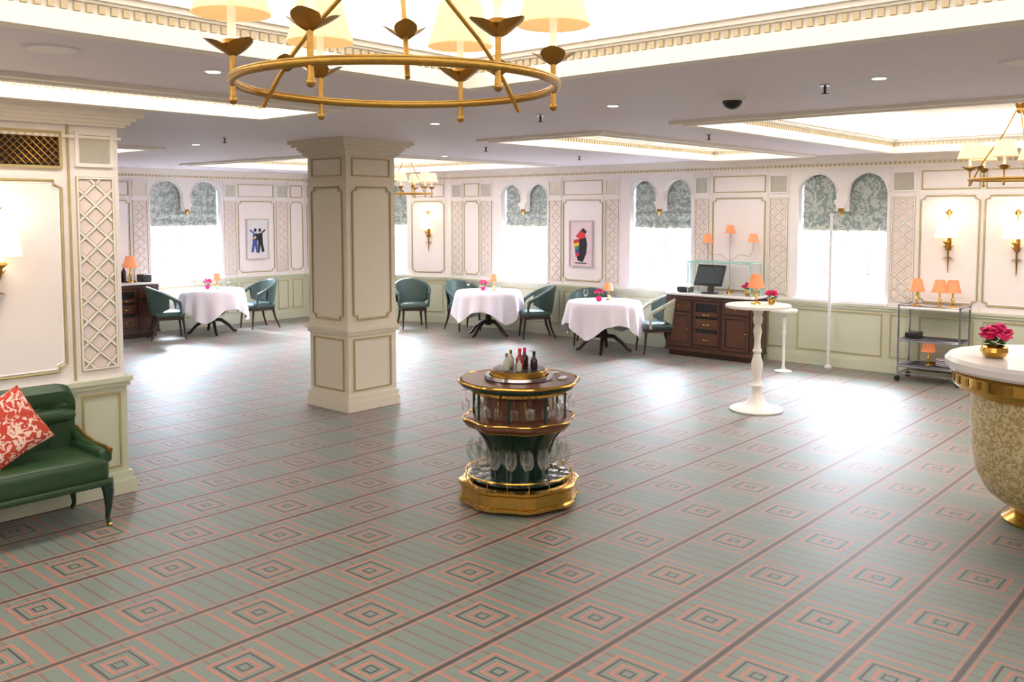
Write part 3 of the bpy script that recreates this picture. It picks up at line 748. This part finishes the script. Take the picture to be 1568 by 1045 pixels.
mb.tube([(0,0,.03),(0,0,.5),(0,0,.86)],.005,GOLDL,8); 
for (dx_,hz) in ((-.36,.72),(.36,.74)):
    mb.tube([(0,0,.45),(dx_*.4,0,.56),(dx_*.85,0,.54),(dx_,0,.62),(dx_,0,hz)],.004,GOLDL,8)
    shade(mb,(dx_,0,hz),.078,.046,.12,PEACH,n=18)
shade(mb,(0,0,.86),.078,.046,.12,PEACH,n=18)
mb.obj('candelabra_lamp',MS@T(.80,.40,.917))
mb=MB(); flowervase(mb,0,0,0,1.0); mb.obj('flower_vase',MS@T(1.22,.15,.917)) 

# ---------------------------------------------------------------- service cart
mb=MB(); L=.70;D=.40
for z,m in ((.90,MARB),(.50,CHROME),(.18,CHROME)):
    mb.rbox(-.01,L+.01,-.01,D+.01,z,z+.022,.008,m)
    if m is CHROME:
        for i in range(14): mb.tube([(0,D*i/13,z+.03),(L,D*i/13,z+.03)],.003,CHROME,4)
for x in (0,L):
    for y in (0,D):
        mb.tube([(x,y,.07),(x,y,.94)],.013,CHROME,8); mb.ell((x,y,.95),.018,CHROME)
        mb.lathe([(.035,-.012),(.037,0),(.035,.012)],BLACK,16,T(x,y,.037)@RX(90))
for z in (.94,.10): 
    for (p,q) in (((0,0),(L,0)),((L,0),(L,D)),((L,D),(0,D)),((0,D),(0,0))): mb.tube([(p[0],p[1],z),(q[0],q[1],z)],.008,CHROME,6)
for (x,y,s_) in ((.14,.2,1.25),(.42,.16,1.25),(.55,.22,1.25)): tablelamp(mb,x,y,.922,s_)
tablelamp(mb,.30,.2,.20,1.15)
for i in range(4): mb.lathe([(.07,0),(.11,.015),(.11,.02),(.06,.012)],CLOTH,24,T(.5,.2,.21+.022*i))
mb.rbox(.05,.2,.08,.3,.53,.6,.01,BLACK); mb.obj('service_cart',MBk@T(8.40,-.52))

# ---------------------------------------------------------------- bar counter (right)
mb=MB()
mb.lathe([(.30,0),(.31,.02),(.27,.05),(.24,.08),(.24,.10)],BRASS,64)
mb.lathe([(.24,.10),(.32,.13),(.41,.20),(.475,.32),(.505,.48),(.52,.65),(.525,.88)],BARP,72)
mb.lathe([(.53,.86),(.545,.87),(.55,.89),(.62,.905),(.64,.93),(.64,1.0),(.62,1.02)],BRASS,72)
mb.lathe([(.62,1.02),(.67,1.025),(.69,1.045),(.69,1.085),(.67,1.11),(.1,1.112)],MARB,72)
for k in range(36): mb.box(.636,.645,-.012,.012,.94,.99,GOLD,RZ(10*k))
mb.obj('bar_counter',T(3.62,5.98)@RZ(5))
mb=MB(); mb.lathe([(.05,0),(.07,.01),(.085,.04),(.08,.07),(.065,.08)],BRASS,24,cap=False); petals(mb,(0,0,.10),.07,20,LEAFG,.022); petals(mb,(0,0,.15),.095,110,PINK,.028)
mb.obj('flower_vase',T(3.22,6.05,1.112))

# ---------------------------------------------------------------- sofa (room frame coords a,b)
mb=MB(); b1=2.70; b0=1.0; af=-5.93; ab=-6.55
mb.rbox(ab+.04,af,b0,b1,.30,.47,.05,LEATH,puff=.02)
mb.rbox(ab+.03,af+.005,b0,b1+.005,.27,.32,.02,LEATH)
def bk(u,v):
    b=b0+(b1-.03-b0)*u
    P=[(.16,.36),(.155,.5),(.15,.62),(.145,.74),(.165,.80),(.165,.86),(.12,.905),(.05,.90),(.01,.85),(.02,.7),(.02,.5),(.02,.3)]
    k=v*(len(P)-1); i=min(int(k),len(P)-2); f=k-i
    x=P[i][0]*(1-f)+P[i+1][0]*f; z=P[i][1]*(1-f)+P[i+1][1]*f
    e=min(1,(1-u)*(b1-b0)/.10); e=math.sqrt(max(0,1-(1-e)**2))
    z=.30+(z-.30)*(.86+.14*e)
    rip=.014*abs(math.sin(u*pi*(b1-b0)/.17)) if .38<z<.76 else 0
    return (ab+.0+x+rip,b,z)
mb.grid(bk,120,33,LEATH)
mb.add([bk(1,j/33) for j in range(34)],[tuple(range(34))],LEATH)
mb.tube([(ab+.18,b0,.70),(ab+.18,b1-.14,.70),(ab+.16,b1-.05,.69)],[.05,.05,.035],LEATH,12)
mb.rbox(ab+.12,af-.01,b1-.07,b1+.02,.42,.52,.03,LEATH)
mb.tube([(ab+.14,b1-.02,.60),(ab+.26,b1-.01,.55),(ab+.40,b1-.01,.525),(af-.04,b1-.01,.525),(af+.01,b1-.01,.51)],[.01,.012,.012,.014,.018],GOLD,8)
mb.tube([(ab+.14,b1-.03,.56),(ab+.26,b1-.02,.51),(af-.03,b1-.02,.49)],[.04,.035,.03],LEATH,10)
for (x,y) in ((af-.03,b1-.02),(ab+.08,b1-.03),(af-.03,b0+.05),(ab+.08,b0+.05)):
    sx=1 if x>-6.2 else -1
    mb.tube([(x-.015*sx,y,.31),(x+.015*sx,y,.23),(x+.01*sx,y,.13),(x-.01*sx,y,.05),(x+.02*sx,y,.012)],[.045,.036,.022,.014,.016],GREEN,10)
    mb.ell((x+.02*sx,y,.014),(.022,.018,.014),BRASS)
mb.obj('sofa',R)
mb=MB()
def pil(sg):
    def f(u,v):
        x=2*u-1;y=2*v-1; k=(max(0,1-x**4)*max(0,1-y**4))**.5
        e=.2*(1-.06*(1-abs(x*y)))
        return (x*e,y*e,sg*.07*k)
    return f
mb.grid(pil(1),20,20,CORAL); mb.grid(pil(-1),20,20,CORAL)
mb.obj('cushion',R@T(-6.17,2.16,.72)@RY(66)@RZ(24))

# ---------------------------------------------------------------- ceiling fittings
def cfit(name,x,y,kind):
    mb=MB()
    if kind=='down':
        mb.lathe([(.05,-.006),(.05,0)],WHITE,24); mb.lathe([(.036,-.0085),(.036,-.006)],DLIT,20)
    elif kind=='spr':
        mb.lathe([(.03,-.006),(.03,-.001)],CHROME,16); mb.tube([(0,0,-.002),(0,0,-.05)],.008,BLACK,8); mb.lathe([(.022,-.055),(.022,-.05)],BLACK,12)
    elif kind=='dome':
        mb.lathe([(.085,-.03),(.09,0)],WHITE,28); mb.ell((0,0,-.03),(.065,.065,.055),BLACK,20,10)
    elif kind=='spk':
        mb.lathe([(.12,-.008),(.125,0)],SOFFIT,32); mb.lathe([(.10,-.0095),(.10,-.008)],WHITE,32)
    mb.obj(name,T(x,y,CEIL))
for (x,y) in ((-.65,7.8),(.71,6.5),(2.05,5.17),(-1.59,4.93),(-3.5,10.2),(-.9,12.3),(1.6,10.1)): cfit('ceiling_downlight',x,y,'down')
for (x,y) in ((1.85,5.47),(.22,7.14),(-2.9,9.3),(-.3,10.6),(1.9,8.9),(.9,12.3)): cfit('fire_sprinkler',x,y,'spr')
cfit('dome_camera',1.43,6.0,'dome'); cfit('ceiling_speaker',-2.11,4.25,'spk'); cfit('ceiling_speaker',2.55,4.6,'spk')

# ---------------------------------------------------------------- street outside
mb=MB()
for M_,x0,x1 in ((MBk,-4,18),(MC,-10,8)):
    mb.box(x0,x1,6,6.5,-3,2.2,STONE,M_)
    x=x0+.5
    while x<x1-1.5:
        mb.box(x,x+1.0,5.95,6.0,-.6,1.3,SHOPW,M_)
        mb.frame(x-.1,x+1.1,-.7,1.4,.08,5.98,WHITE,M_,.08); x+=2.1
mb.obj('street_building',merge=False)

# ---------------------------------------------------------------- daylight
def area(M,sx,sy,e,col,name='window_daylight'):
    ld=bpy.data.lights.new(name,'AREA'); ld.shape='RECTANGLE'; ld.size=sx; ld.size_y=sy; ld.energy=e; ld.color=col
    o=bpy.data.objects.new(name,ld); bpy.context.collection.objects.link(o); o.matrix_world=M; return o
for (M_,a,b,e) in ((MBk,1.34,2.39,1300),(MBk,4.08,5.17,1250),(MBk,6.85,8.04,1100),(MC,.43,1.78,1800),(MK,1.1,2.25,1200)):
    # sky light falling in from above, outside each window
    area(M_@T((a+b)/2,1.75,2.65)@RX(-64),b-a+.6,1.3,e,(.74,.83,1.0))
w=bpy.data.worlds.new('World'); bpy.context.scene.world=w; w.use_nodes=True
bg=w.node_tree.nodes['Background']; bg.inputs[0].default_value=(.90,.95,1,1); bg.inputs[1].default_value=1.4

cam=bpy.data.cameras.new('Camera'); co=bpy.data.objects.new('Camera',cam); bpy.context.collection.objects.link(co)
co.location=(0,0,2.08); co.rotation_euler=(math.radians(90-4.1),0,0); cam.sensor_width=36; cam.lens=32.14; cam.shift_y=-.062
cam.clip_start=.05
bpy.context.scene.camera=co
sc=bpy.context.scene
sc.view_settings.view_transform='Standard'; sc.view_settings.look='None'; sc.view_settings.exposure=0.6
